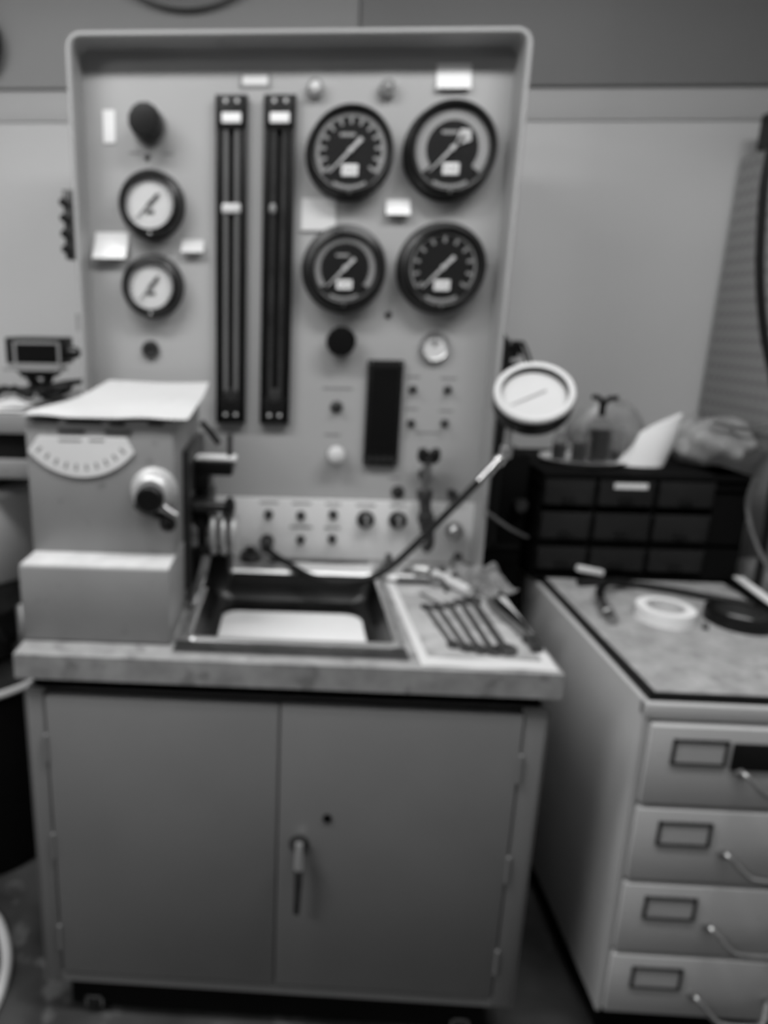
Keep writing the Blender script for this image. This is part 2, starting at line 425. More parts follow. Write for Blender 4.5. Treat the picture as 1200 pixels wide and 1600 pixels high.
def big_gauge(x, z, R, rd, style, ang, lab):
    y0 = PY
    g = MB().lathe([(R + .004, 0), (R + .004, .006), (R * .985, .010), (R, .020), (R, .038), (R * .96, .050), (rd + .006, .056), (rd + .001, .054), (rd, .042), (rd - .004, .040)], (x, y0, z), (0, -1, 0), 64)
    g = g.build('gauge', 'gaugebody', t, lab)
    yf = y0 - .042
    MB().lathe([(rd, 0), (rd, .002)], (x, y0 - .040, z), (0, -1, 0), 48).build('dial', 'face_white' if style == 'white' else 'face_black', g)
    # arc band
    b = MB()
    dark = style == 'white'
    def arc(r0, r1, a0, a1, n=36, yy=yf - .0006):
        L = []
        for k in range(n + 1):
            a = a0 + (a1 - a0) * k / n
            c, s_ = math.sin(a), math.cos(a)
            L.append([Vector((x + c * r0, yy, z + s_ * r0)), Vector((x + c * r1, yy, z + s_ * r1)), Vector((x + c * r1, yy + .0005, z + s_ * r1)), Vector((x + c * r0, yy + .0005, z + s_ * r0))])
        b.loops(L)
    A = math.radians(128)
    if style == 'ticks': arc(rd * .86, rd * .97, -A, A); n, l = 12, .18
    elif style == 'band': arc(rd * .70, rd * .97, -A, A); n, l = 0, 0
    elif style == 'fine': arc(rd * .80, rd * .97, -A, A); n, l = 20, .10
    elif style == 'numbers': arc(rd * .90, rd * .95, -A, A); n, l = 10, .16
    else: n, l = 20, .07
    if not dark: arc(rd * .90, rd * .97, PI - .5, PI + .5, 12)
    for k in range(n + 1 if n else 0):
        a = -A + 2 * A * k / n
        ro = rd * (.86 if style != 'white' else .93); ri = ro - rd * l
        c, s_ = math.sin(a), math.cos(a); w_ = rd * (.035 if style in ('ticks', 'numbers') else .015)
        pts = [(x + c * ri - s_ * w_, yf - .0006, z + s_ * ri + c * w_), (x + c * ro - s_ * w_, yf - .0006, z + s_ * ro + c * w_),
               (x + c * ro + s_ * w_, yf - .0006, z + s_ * ro - c * w_), (x + c * ri + s_ * w_, yf - .0006, z + s_ * ri - c * w_)]
        b.prism(pts, (0, .0005, 0))
    if style in ('ticks', 'fine', 'band'):
        b.box(x - rd * .3, x + rd * .12, yf - .0006, yf - .0001, z + rd * .36, z + rd * .44)
    b.build('scale', 'mark' if not dark else 'ink', g)
    if not dark:
        box(x - .018, x + .018, yf - .0014, yf - .0002, z - rd * .64, z - rd * .36).build('value_label', 'paper', g)
        MB().box(x - .013, x - .004, yf - .002, yf - .0012, z - rd * .54, z - rd * .46).box(x + .001, x + .012, yf - .002, yf - .0012, z - rd * .54, z - rd * .46).build('label_print', 'midplastic', g)
    # needle: long thin pointer and short fat counterweight
    c, s_ = math.sin(ang), math.cos(ang)
    def q(rad, off, y): return (x + c * rad - s_ * off, y, z + s_ * rad + c * off)
    yn = yf - .005
    b = MB()
    tl = -rd * (.42 if style != 'small' else .3)
    b.prism([q(rd * .82, .0008, yn), q(0, .0032, yn), q(tl, rd * .055, yn), q(tl, -rd * .055, yn), q(0, -.0032, yn), q(rd * .82, -.0008, yn)], (0, .0015, 0))
    if style == 'band': b.prism([q(tl * .3, rd * .03, yn), q(tl * 1.1, rd * .20, yn), q(tl * 1.5, 0, yn), q(tl * 1.1, -rd * .20, yn), q(tl * .3, -rd * .03, yn)], (0, .0015, 0))
    b.lathe([(.006, 0), (.005, .004)], (x, yn + .001, z), (0, -1, 0), 16)
    b.build('needle', 'mark2' if not dark else 'ink', g)
    MB().lathe([(rd - .0005, 0), (rd - .0005, .001)], (x, y0 - .0505, z), (0, -1, 0), 48).build('glass', 'lens', g)
    MB().lathe([(.003, 0), (.003, .003)], (x, y0 - .052, z - (R + rd) / 2), (0, -1, 0), 10).build('bezel_screw', 'steel', g)
    return g
NA = math.radians(-135)
big_gauge(.6235, 1.881, .098, .082, 'ticks', NA, 'upper left big gauge, grey rim band and broad ticks')
big_gauge(.851, 1.885, .102, .084, 'band', NA, 'upper right big gauge, broad grey band and flared needle tail')
big_gauge(.622, 1.626, .098, .073, 'fine', NA, 'lower left big gauge, fine ticks')
big_gauge(.8505, 1.630, .101, .080, 'numbers', NA, 'lower right big gauge, separate number blocks')
def small_gauge(x, z, R, rd, a, lab):
    g = MB().lathe([(R + .003, 0), (R + .003, .006), (R, .010), (R, .034), (R * .95, .044), (rd + .004, .050), (rd, .047), (rd, .034)], (x, PY, z), (0, -1, 0), 56).build('gauge', 'gaugebody', t, lab)
    MB().lathe([(rd, 0), (rd, .002)], (x, PY - .033, z), (0, -1, 0), 48).build('dial', 'face_white', g)
    b = MB(); yn = PY - .040
    c, s_ = math.sin(a), math.cos(a)
    def q(rad, off): return (x + c * rad - s_ * off, yn, z + s_ * rad + c * off)
    b.prism([q(rd * .8, .0007), q(0, .002), q(-rd * .35, .0045), q(-rd * .55, .002), q(-rd * .55, -.002), q(-rd * .35, -.0045), q(0, -.002), q(rd * .8, -.0007)], (0, .0015, 0))
    b.lathe([(.0055, 0), (.0045, .003)], (x, yn + .001, z), (0, -1, 0), 14)
    b.build('needle', 'ink', g)
    b = MB()
    for k in range(21):
        an = math.radians(-130 + 13 * k); cc, ss = math.sin(an), math.cos(an); r0, r1, w_ = rd * .84, rd * .94, .0007
        b.prism([(x + cc * r0 - ss * w_, PY - .0358, z + ss * r0 + cc * w_), (x + cc * r1 - ss * w_, PY - .0358, z + ss * r1 + cc * w_), (x + cc * r1 + ss * w_, PY - .0358, z + ss * r1 - cc * w_), (x + cc * r0 + ss * w_, PY - .0358, z + ss * r0 - cc * w_)], (0, .0006, 0))
    b.box(x - .010, x + .010, PY - .0358, PY - .0351, z - rd * .42, z - rd * .26)
    b.build('scale', 'ink', g)
    MB().lathe([(rd - .0005, 0), (rd - .0005, .001)], (x, PY - .0455, z), (0, -1, 0), 40).build('glass', 'lens', g)
    MB().lathe([(.003, 0), (.003, .003)], (x, PY - .046, z - (R + rd) / 2), (0, -1, 0), 10).build('bezel_screw', 'pale', g)
small_gauge(.160, 1.768, .076, .057, math.radians(-135), 'white faced gauge, upper of the pair at left')
small_gauge(.158, 1.582, .073, .054, math.radians(-140), 'white faced gauge, lower of the pair at left')

def knob(x, z, r, h, m='black', rb=None, mb='midplastic', flutes=12, par=None, y=PY, name='knob', label=None):
    par = par or t
    k = MB()
    seg = flutes * 4
    o = Vector((x, y, z)); L = []
    for rr_, hh, f in ((r * .92, .010, 0), (r, .014, 1), (r, h - .006, 1), (r * .94, h - .001, .4), (r * .8, h, 0)):
        L.append([o + Vector((math.cos(a), 0, math.sin(a))) * (rr_ * (1 - .05 * f * (i % 4 == 0))) + Vector((0, -hh, 0)) for i, a in [(i, 2 * PI * i / seg) for i in range(seg)]])
    k.loops(L); kn = k.build(name, m, par, label)
    rb = rb or r * 1.12
    MB().lathe([(rb, 0), (rb, .005), (rb * .9, .010), (r * .6, .011)], (x, y, z), (0, -1, 0), 32).build('collar', mb, kn)
    return kn
knob(.157, 1.940, .037, .070, 'black', .042, label='large black knob above the left gauges')
knob(.621, 1.457, .036, .045, 'blackmat', .036, label='black knob under the lower left big gauge')
# small ring fitting under the left gauges
MB().lathe([(.022, 0), (.022, .008), (.019, .012), (.012, .013), (.010, .006), (.004, .006)], (.146, PY, 1.430), (0, -1, 0), 28).build('ring_port', 'dark', t)
# screw holes
for x, z, r in ((.735, 1.521, .008), (.149, 1.876, .007)):
    MB().lathe([(r, 0), (r, .003), (r * .5, .004)], (x, PY, z), (0, -1, 0), 14).build('panel_screw', 'dark', t)
# small white gauge
g = MB().lathe([(.036, 0), (.036, .010), (.033, .016), (.030, .014), (.030, .006)], (.851, PY, 1.447), (0, -1, 0), 36).build('small_dial', 'steel', t, 'small silver rimmed round meter')
MB().lathe([(.030, 0), (.030, .002)], (.851, PY - .005, 1.447), (0, -1, 0), 32).build('face', 'face_white', g)
MB().box(.848, .8535, PY - .009, PY - .0075, 1.447, 1.470).box(.838, .864, PY - .009, PY - .0075, 1.455, 1.459).build('pointer', 'midplastic', g)
# indicator lamps
for x, m in ((.540, 'pale'), (.703, 'midplastic')):
    l = MB().lathe([(.020, 0), (.020, .012), (.018, .022), (.015, .022), (.014, .016)], (x, PY, 2.018), (0, -1, 0), 28).build('indicator_lamp', 'steel', t)
    MB().lathe([(.0145, .0), (.0145, .018), (.011, .025), (.004, .028)], (x, PY, 2.018), (0, -1, 0), 24).build('lens', m, l)
# name plate frame at top
b = MB()
b.box(.366, .440, PY - .003, PY, 2.048, 2.056); b.box(.366, .440, PY - .003, PY, 2.022, 2.028)
b.box(.366, .374, PY - .003, PY, 2.028, 2.048); b.box(.432, .440, PY - .003, PY, 2.028, 2.048)
f = b.build('plate_frame', 'midplastic', t)
box(.374, .432, PY - .0015, PY - .0002, 2.028, 2.048).build('plate_card', 'lowpanel', f)

# two flow tube bars
def flow_bar(x0, x1, fl, lab):
    z0, z1 = 1.250, 2.003; xc = (x0 + x1) / 2; y0 = PY - .022
    b = MB(); b.box(x0, x0 + .012, y0, PY, z0, z1, bev=.002); b.box(x1 - .012, x1, y0, PY, z0, z1, bev=.002)
    b.box(x0 + .004, x1 - .004, PY - .010, PY, z0, z1)
    b.box(x0 + .002, x1 - .002, y0, PY, z0, z0 + .065, bev=.002); b.box(x0 + .002, x1 - .002, y0, PY, z1 - .075, z1, bev=.002)
    f = b.build('flow_tube', 'black', t, lab)
    for dx in (-.013, .013):
        MB().tube([(xc + dx, PY - .016, z0 + .06), (xc + dx, PY - .016, z1 - .07)], .0055, 12, smooth=False).build('tube', 'tubegrey' if fl else 'dark', f)
        for zz in (z0 + .022, z1 - .014):
            MB().lathe([(.0042, 0), (.0042, .002), (.002, .003)], (xc + dx, y0, zz), (0, -1, 0), 12).build('screw', 'pale', f)
    MB().lathe([(.018, 0), (.016, .003), (.010, .004)], (xc, PY - .020, z0 + .072), (0, -1, 0), 24).build('tube_seat', 'dark', f)
    box(xc - .022, xc + .022, y0 - .0015, y0, 1.944, 1.965, bev=.0005).build('tube_label', 'paper', f)
    if fl: MB().box(xc - .022, xc + .022, PY - .026, PY - .010, 1.750, 1.771, bev=.004).build('float', 'pale', f)
    else: MB().ball((xc - .013, PY - .022, 1.760), .008, .006, .012).build('float', 'midplastic', f)
flow_bar(.313, .388, 1, 'left flow tube bar with a pale float block')
flow_bar(.424, .499, 0, 'right flow tube bar')

# black controller window
g = box(.691, .779, PY - .016, PY, 1.147, 1.413, bev=.003).build('controller', 'black', t, 'tall black controller block')
box(.702, .768, PY - .0175, PY - .0155, 1.185, 1.395).build('window', 'blackmat', g)
for k in range(4):
    MB().cyl((.706 + k * .0185, PY - .018, 1.166), (.706 + k * .0185, PY - .026, 1.166), .0065, seg=14).build('thumb_wheel', 'dark', g)
for x, z in ((.697, 1.406), (.773, 1.406), (.697, 1.154), (.773, 1.154)):
    MB().lathe([(.003, 0), (.003, .002)], (x, PY - .016, z), (0, -1, 0), 10).build('screw', 'steel', g)

def toggle(x, z, y=PY, par=None, up=1, s=1.):
    par = par or t
    b = MB().lathe([(.0105 * s, 0), (.0105 * s, .004), (.0075 * s, .006), (.006 * s, .012), (.003 * s, .013)], (x, y, z), (0, -1, 0), 16)
    g = b.build('toggle_switch', 'dark', par)
    MB().tube([(x, y - .010, z), (x + .001, y - .024, z + .006 * up)], .0026 * s, 8, smooth=False, taper=.004 * s).build('bat', 'black', g)
for x, z, u in ((.806, 1.342, 1), (.892, 1.343, 1), (.807, 1.257, -1), (.891, 1.259, -1)): toggle(x, z, up=u)
toggle(.618, 1.294, up=1, s=1.5); toggle(.785, 1.076, up=-1, s=1.6)
for x, z in ((.451, 1.009), (.536, 1.008), (.620, 1.013), (.537, .941), (.620, .946)): toggle(x, z, PY - .008, lp, up=-1, s=1.15)
# pale knob
g = MB().lathe([(.012, 0), (.012, .018), (.021, .022), (.023, .034), (.020, .044), (.010, .050)], (.620, PY, 1.176), (0, -1, 0), 28).build('knob', 'pale', t, 'pale domed knob')
MB().lathe([(.024, 0), (.024, .006), (.014, .010)], (.620, PY, 1.172), (0, -1, 0), 28).build('collar', 'midplastic', g)
# lower panel knobs with pointer skirts
for x, z, m in ((.705, 1.002, 'black'), (.788, 1.003, 'black'), (.935, .978, 'steel')):
    k = MB().lathe([(.023, 0), (.023, .008), (.018, .010), (.017, .026), (.012, .030), (.010, .027), (.004, .027)], (x, PY - .008, z), (0, -1, 0), 28).build('knob', m if m == 'steel' else 'gaugebody', lp)
    MB().box(x - .0035, x + .0035, PY - .044, PY - .034, z - .018, z + .018, bev=.001).build('grip', 'midplastic', k)
# needle valve with wing handle and its stack of fittings
b = MB(); xv, zv = .852, 1.120
b.lathe([(.016, 0), (.016, .02), (.010, .022), (.010, .05)], (xv - .003, PY, 1.125), (0, -1, 0), 24)
b.lathe([(.017, 0), (.017, .022), (.021, .024), (.021, .046), (.015, .05), (.015, .085), (.020, .087), (.020, .108), (.012, .11)], (xv + .006, PY - .045, .985), (-.12, 0, 1), 20)
b.tube([(xv + .012, PY - .045, .995), (xv + .016, PY - .045, .955), (xv + .014, PY - .03, .935), (xv + .014, PY - .008, .930)], .012, 12)
v = b.build('needle_valve', 'dark', t)
MB().tube([(xv - .006, PY - .045, 1.09), (xv - .004, PY - .047, 1.165)], .011, 12, smooth=False).build('stem', 'steel', v)
b = MB()
for s_ in (-1, 1):
    b.ball((xv - .003 + s_ * .014, PY - .048, 1.182), .015, .009, .020); b.ball((xv - .003 + s_ * .018, PY - .048, 1.192), .010, .008, .010)
b.ball((xv - .003, PY - .048, 1.168), .013, .010, .012)
b.build('wing_handle', 'black', v)
MB().lathe([(.010, 0), (.010, .014), (.013, .016), (.013, .028), (.006, .03)], (.921, PY, 1.078), (0, -1, 0), 18).build('pipe_plug', 'dark', t)
# quick connector for the hose
k = MB().lathe([(.019, 0), (.019, .010), (.013, .012), (.013, .030), (.015, .032), (.015, .046)], (.448, PY - .008, .936), (0, -1, -.15), 24).build('hose_port', 'dark', lp)
# terminal strip on the left flank and hinge
b = box(-.034, -.0102, .49, .53, 1.638, 1.792, bev=.003).build('terminal_strip', 'dark', t)
for k in range(4): MB().cyl((-.030, .488, 1.66 + k * .034), (-.030, .478, 1.66 + k * .034), .009, seg=14).build('terminal', 'black', b)
MB().cyl((-.012, .492, 1.475), (-.012, .492, 1.515), .005, seg=10).build('side_latch', 'midplastic', t)
MB().lathe([(.004, 0), (.004, .003)], (.33, YF + .03, CZ1 - CT), (0, 0, -1), 10).build('hood_screw', 'steel', t)

# hose with hand gauge
t = thing('gauge_hose', 'black rubber hose looping over the sink from console port to round gauge', 'hose', (.72, .45, .895))
MB().tube([(.449, .512, .929), (.470, .485, .922), (.510, .455, .908), (.560, .405, .8985), (.630, .375, .8985), (.700, .392, .9025), (.770, .43, .932), (.885, .43, 1.063), (.962, .43, 1.154)], .0088, 12).build('rubber_tube', 'rubber', t)
b = MB(); b.lathe([(.0115, 0), (.0115, .022), (.013, .024), (.013, .032), (.0105, .034), (.0105, .056), (.014, .058), (.014, .072), (.008, .075)], (.952, .43, 1.142), (.62, -.04, .78), 20)
b.build('metal_ferrule', 'chrome', t)
GC = Vector((1.0395, .382, 1.355)); GN = Vector((-.20, -.68, .70)).normalized()
t = thing('hand_gauge', 'white faced round pressure gauge held up beside the console on a metal stem', 'pressure gauge', (1.006, .42, 1.20))
R_ = .0845
MB().lathe([(R_ * .5, -.052), (R_ * .96, -.048), (R_ * 1.0, -.040), (R_ * 1.01, -.006), (R_ * .97, -.002)], GC, GN, 56, cap1=False).build('case', 'black', t, 'black back case')
MB().lathe([(R_ * .97, -.005), (R_ * 1.0, 0), (R_, .006), (R_ * .96, .010), (R_ * .84, .008)], GC, GN, 56, cap0=False, cap1=False).build('bezel', 'pale', t)
MB().lathe([(R_ * .845, .0078), (R_ * .815, .002), (R_ * .80, -.012), (R_ * .86, -.012)], GC, GN, 56, cap0=False, cap1=False).build('inner_ring', 'dark', t)
MB().lathe([(R_ * .81, -.012), (R_ * .81, -.010)], GC, GN, 48).build('dial', 'sheet', t, 'white dial')
u_ = Vector((1, 0, 0)) - GN * GN.x; u_.normalize(); v_ = GN.cross(u_)
b = MB(); a = math.radians(-158); du = u_ * math.cos(a) + v_ * math.sin(a); dv = GN.cross(du)
c0 = GC - GN * .008
b.prism([c0 + du * .055 + dv * .0006, c0 + dv * .0018, c0 - du * .03 + dv * .002, c0 - du * .03 - dv * .002, c0 - dv * .0018, c0 + du * .055 - dv * .0006], GN * .001)
b.build('needle', 'mark', t)
MB().lathe([(.013, 0), (.013, .012), (.009, .014), (.009, .07), (.014, .072), (.014, .095), (.009, .098)], (1.006, .415, 1.298), (.0, .12, -1), 18).build('stem', 'lipsteel', t)
MB().tube([(1.006, .426, 1.212), (1.005, .428, 1.203), (.996, .430, 1.197)], .0105, 12).build('elbow', 'chrome', t)

# ------------------------------------------------------------------ tester standing on the worktop
t = thing('dial_tester', 'grey two-tier box tester with arc scale standing at the worktop left end', 'tester', (.135, .25, .886))
box(-.011, .281, .043, .48, .888, 1.042, bev=.004).build('lower_housing', 'tester', t)
box(-.009, .279, .047, .13, 1.042, 1.0435).build('ledge', 'testertop', t, 'pale top edge of the lower housing')
uh = box(-.012, .279, .125, .48, 1.043, 1.318, bev=.004).build('upper_housing', 'tester', t)
for x in (.080, .172):
    MB().box(x - .026, x + .026, .1215, .1255, 1.289, 1.296, bev=.001).build('slot', 'ink', uh)
for x, z, w_ in ((.03, 1.312, .05), (.105, 1.311, .07), (.17, 1.308, .03), (.245, 1.31, .03)):
    MB().box(x - w_ / 2, x + w_ / 2, .1222, .1255, z - .004, z + .004, bev=.001).build('dark_spot', 'dark', uh)  # small dark spots on the housing front beneath the paper edge
n = 24; P = [(.014, 1.281), (.187, 1.281), (.202, 1.252)]
cx, cz, r_ = .0975, 1.335, .1335
for k in range(1, n):
    a = math.radians(-38.5 - 103 * k / n); P.append((cx + r_ * math.cos(a), cz + r_ * math.sin(a)))
P.append((-.007, 1.252))
dp = MB().prism([(x, .1205, z) for x, z in P], (0, .0045, 0)).build('scale_plate', 'lowpanel', t, 'pale arc shaped scale plate')
b = MB()
for k in range(10):
    a = math.radians(-44 - 92 * k / 9); c, s_ = math.cos(a), math.sin(a)
    rr0, rr1, w_ = .108, .121, .0022
    b.prism([(cx + c * rr0 - s_ * w_, .1200, cz + s_ * rr0 + c * w_), (cx + c * rr1 - s_ * w_, .1200, cz + s_ * rr1 + c * w_), (cx + c * rr1 + s_ * w_, .1200, cz + s_ * rr1 - c * w_), (cx + c * rr0 + s_ * w_, .1200, cz + s_ * rr0 - c * w_)], (0, .0006, 0))
b.box(.055, .100, .1200, .1206, 1.272, 1.276); b.box(.115, .145, .1200, .1206, 1.273, 1.277)
b.build('scale_marks', 'legend', dp)
kb = MB().lathe([(.046, 0), (.046, .006), (.040, .010), (.036, .012), (.036, .034), (.030, .040), (.024, .040)], (.240, .125, 1.178), (0, -1, 0), 44).build('dial_knob', 'knobring', t, 'pale ringed knob with black centre')
MB().lathe([(.0265, .030), (.0265, .056), (.023, .060), (.006, .060)], (.240, .125, 1.172), (0, -1, 0), 32).build('knob_centre', 'black', kb)
MB().tube([(.252, .095, 1.162), (.272, .092, 1.146), (.288, .092, 1.136)], .0075, 12).build('lever', 'steel', kb)
MB().ball((.270, .098, 1.118), .017, .014, .017).build('lever_ball', 'black', kb)
MB().tube([(.205, .112, 1.152), (.225, .108, 1.138), (.262, .105, 1.128)], .009, 10).build('lower_lever', 'dark', kb)
# test head on the right flank
b = box(.279, .296, .22, .46, .93, 1.24, bev=.004).build('side_plate', 'dark', t)
b = MB(); b.lathe([(.045, 0), (.045, .012), (.036, .014), (.036, .028), (.040, .030), (.040, .046), (.030, .048), (.030, .062), (.043, .064), (.043, .078), (.030, .082)], (.296, .28, 1.045), (1, 0, 0), 36)
hd = b.build('test_head', 'steel', t)
for xx in (.336, .358, .380):
    MB().lathe([(.044, 0), (.048, .004), (.048, .010), (.044, .013)], (xx, .26, 1.050), (1, 0, 0), 36).build('clamp_ring', 'knobring', hd)
b = MB(); b.box(.296, .375, .26, .37, .915, .995, bev=.012); b.box(.296, .33, .24, .40, .93, 1.13, bev=.01)
b.build('head_bracket', 'black', t)
MB().tube([(.300, .24, 1.115), (.372, .24, 1.115)], .012, 12, smooth=False).build('shaft', 'dark', t)
MB().lathe([(.006, 0), (.018, .004), (.024, .012), (.018, .020), (.006, .024)], (.366, .24, 1.115), (1, 0, 0), 28).build('hand_wheel', 'gaugebody', t)
MB().tube([(.300, .22, .90), (.318, .20, .96), (.330, .22, 1.01)], .010, 10).build('drain_pipe', 'steel', t)
pf = box(.298, .386, .285, .325, 1.206, 1.214, bev=.002).build('platform', 'paper', t, 'small bright platform')
b = MB(); b.box(.296, .380, .27, .35, 1.176, 1.206, bev=.003); b.box(.296, .33, .27, .35, 1.14, 1.178, bev=.004)
b.build('platform_block', 'black', t)
MB().tube([(.372, .30, 1.214), (.372, .30, 1.262)], .006, 10, smooth=False).build('post', 'dark', pf)
MB().tube([(.305, .33, 1.285), (.325, .33, 1.262), (.345, .33, 1.236)], .007, 10).build('hook', 'black', pf)

# paper sheet lying on the tester
def sh(u, v):
    x = -.014 + u * .322; y = .112 + v * .368
    z = 1.3235 + .004 * math.sin(u * 9 + 1) * (1 - v) + v * v * .034 + .002 * math.sin(v * 8 + u * 5)
    if v < .06: z -= .003
    x += .075 * v * (1 - u) - .004 * v * u
    return (x, y, max(z, 1.321))
s_ = MB().sheet(sh, 24, 24, .0012).build('paper_sheet', 'sheet')
tag(s_, 'large white paper sheet lying on top of the grey tester', 'paper')

# ------------------------------------------------------------------ paper notes on the console
def note(x0, x1, z0, z1, curl, label, m='paper', skew=0., grp=None):
    def fn(u, v):
        x = x0 + u * (x1 - x0) + skew * v; z = z1 - v * (z1 - z0)
        return (x, PY - .0016 - curl * v * v, z + curl * .25 * v * v)
    o = MB().sheet(fn, 4, 10, .0007).build('paper_note', m)
    tag(o, label, 'paper note', 'paper notes stuck on the gauge panel')
note(.812, .889, 2.012, 2.068, .012, 'white note under the hood above the upper right big gauge')
note(.516, .598, 1.713, 1.786, .004, 'duller square note tucked between the two left big gauges', 'oldpaper')
note(.715, .771, 1.743, 1.784, .020, 'small white note in the gap between the four big gauges')
note(.018, .100, 1.640, 1.708, .024, 'white note left of the small white gauges, lower edge curling out', 'paper', -.006)
note(.229, .283, 1.656, 1.692, .020, 'small curled note between small gauges and left flow tube', 'oldpaper')
note(.047, .075, 1.906, 1.977, .001, 'narrow upright white strip at the panel upper left beside the black knob')

# ------------------------------------------------------------------ tool mat and tools on the worktop right
def mt(u, v):
    xl = .757 - .012 * v; xr = 1.006 + .006 * v
    return (xl + u * (xr - xl), .000 + v * .50, .8875 + .0008 * math.sin(u * 11 + v * 6))
t = thing('tool_mat', 'white edged stained paper mat under the wrenches at the worktop right', 'mat', (.88, .25, .8865))
MB().sheet(mt, 12, 18, .0008).build('mat_sheet', 'matedge', t)
MB().sheet(lambda u, v: (.775 + u * .212 - .012 * v, .035 + v * .44, .8890 + .0008 * math.sin(u * 9 + v * 5)), 12, 18, .0008).build('stained_field', 'mat', t)
def wrench(p0, p1, w, label, box_end=True):
    p0 = Vector((*p0, .8905)); p1 = Vector((*p1, .8905)); d = (p1 - p0); L = d.length; d.normalize(); n = Vector((-d.y, d.x, 0))
    r = w * 1.15
    b = MB()
    b.prism([p0 + d * r + n * w * .45, p1 - d * r + n * w * .40, p1 - d * r - n * w * .40, p0 + d * r - n * w * .45], (0, 0, .0045))
    # open jaw
    J = []
    for k in range(15):
        a = math.radians(35 + 290 * k / 14)
        J.append(p0 + d * r * .6 + (d * math.cos(a + PI) + n * math.sin(a + PI)) * r)
    J += [p0 + d * r * .9 - n * r * .42, p0 + d * r * .9 + n * r * .42]
    b.prism(J, (0, 0, .006))
    # ring end
    L2 = []
    for k in range(20):
        a = 2 * PI * k / 20; e_ = d * math.cos(a) + n * math.sin(a); c = p1 - d * r * .7
        L2.append([c + e_ * r * .5, c + e_ * r, c + e_ * r + Vector((0, 0, .007)), c + e_ * r * .5 + Vector((0, 0, .007))])
    L2.append([v.copy() for v in L2[0]])
    b.loops(L2, True, False, False)
    bmesh.ops.remove_doubles(b.bm, verts=b.bm.verts, dist=1e-5)
    tag(b.build('wrench', 'toolsteel'), label, 'wrench', 'wrenches laid side by side on the mat')
wrench((.812, .265), (.832, .070), .010, 'leftmost thin wrench in the row on the mat')
wrench((.838, .265), (.855, .058), .011, 'second wrench from the left on the mat')
wrench((.868, .280), (.878, .052), .012, 'middle wrench of the row on the mat')
wrench((.897, .300), (.903, .048), .0135, 'fourth wrench of the row on the mat, right of the middle one')
wrench((.925, .315), (.930, .050), .018, 'thickest dark wrench at the right end of the row on the mat')
# pliers
t = thing('pliers', 'long-handled pliers at the mat right edge beside the wrench row', 'pliers', (.975, .18, .890))
b = MB()
b.tube([(.962, .300, .897), (.962, .24, .897), (.975, .18, .897), (.988, .112, .897)], .0075, 10)
b.build('handle', 'steel', t)
MB().tube([(.975, .300, .897), (.985, .24, .897), (.992, .18, .897), (.990, .125, .897)], .0075, 10).build('handle', 'black', t)
b = MB(); b.lathe([(.014, 0), (.014, .012)], (.988, .108, .891), (0, 0, 1), 20); b.box(.978, .988, .062, .11, .891, .902, bev=.002); b.box(.989, 1.0, .066, .11, .891, .902, bev=.002)
b.build('jaws', 'dark', t)
# ratchet and other hand tools in the heap behind the mat
def bar(name, pts, r, m, label, cat, taper=None):
    return tag(MB().tube(pts, r, 10, taper=taper).build(name, m), label, cat)
bar('steel_tube', [(.868, .440, .901), (.890, .395, .902), (.925, .33, .903)], .0125, 'pale', 'short pale metal tube lying in the tool heap', 'tube')
t = thing('ratchet', 'dark ratchet handle lying crosswise at the back of the mat', 'ratchet', (.86, .40, .89))
MB().tube([(.770, .400, .899), (.835, .397, .899), (.862, .393, .899)], .007, 10, taper=.009).build('handle', 'dark', t)
MB().lathe([(.017, 0), (.019, .004), (.019, .016), (.012, .020)], (.865, .392, .8905), (0, 0, 1), 24).build('head', 'steel', t)
# crumpled rag
def rag(u, v):
    x = .928 + u * .100; y = .33 + v * .15
    z = .900 + .030 * math.sin(u * PI) * math.sin(v * PI) + .010 * math.sin(u * 13 + v * 7) + .007 * math.sin(v * 17 - u * 5)
    return (x + .01 * math.sin(v * 12), y + .012 * math.sin(u * 10), max(z, .8905))
tag(MB().sheet(rag, 20, 24, .003).build('rag', 'rag'), 'crumpled grey rag in front of the console right foot', 'rag')
# fittings pile
t = thing('pipe_fitting', 'dark pipe fitting with hex nut in front of the console knobs', 'pipe fitting', (.82, .46, .888))
MB().lathe([(.011, 0), (.011, .02), (.016, .021), (.016, .036), (.010, .037), (.010, .06)], (.795, .470, .904), (1, -.25, 0), 6).build('hex_nut', 'steel', t)
MB().tube([(.855, .455, .901), (.880, .450, .901), (.893, .470, .903)], .010, 12).build('elbow', 'dark', t)
def small(name, label, cat, c, r, h, m, mt2='dark', ax=(0, 0, 1)):
    t = thing(name, label, cat, c)
    MB().lathe([(r * .9, 0), (r, .003), (r, h * .6), (r * .7, h * .65)], c, ax, 24).build('body', m, t)
    MB().lathe([(r * .55, h * .62), (r * .55, h), (r * .35, h)], c, ax, 18).build('neck', mt2, t)
small('hose_fitting', 'stubby dark fitting standing behind the sink left of the paper', 'fitting', (.405, .535, .8885), .026, .035, 'dark', 'black')
small('pipe_coupling', 'small pale coupling standing behind the sink right rear corner', 'fitting', (.765, .520, .8865), .014, .035, 'steel')
small('coupling', 'small steel coupling lying between rag and console flank', 'fitting', (.945, .535, .8875), .018, .036, 'steel', 'dark')
t = thing('twisted_wire', 'thin coiled wire lying behind the sink right rear corner', 'wire', (.75, .50, .89))
MB().tube([(.742 + .014 * math.cos(a * .9) + a * .0016, .475 + .016 * math.sin(a * .9) + a * .0006, .893 + .0012 * a) for a in range(0, 22)], .002, 6).build('wire', 'dark', t)
t = thing('box_lid', 'low white rectangular lid at the mat back left corner', 'lid', (.79, .43, .8895))
box(.750, .815, .405, .432, .8900, .902, bev=.002).build('lid', 'paper', t)
box(.7505, .8145, .4040, .4052, .8905, .896).build('lid_edge', 'midplastic', t)
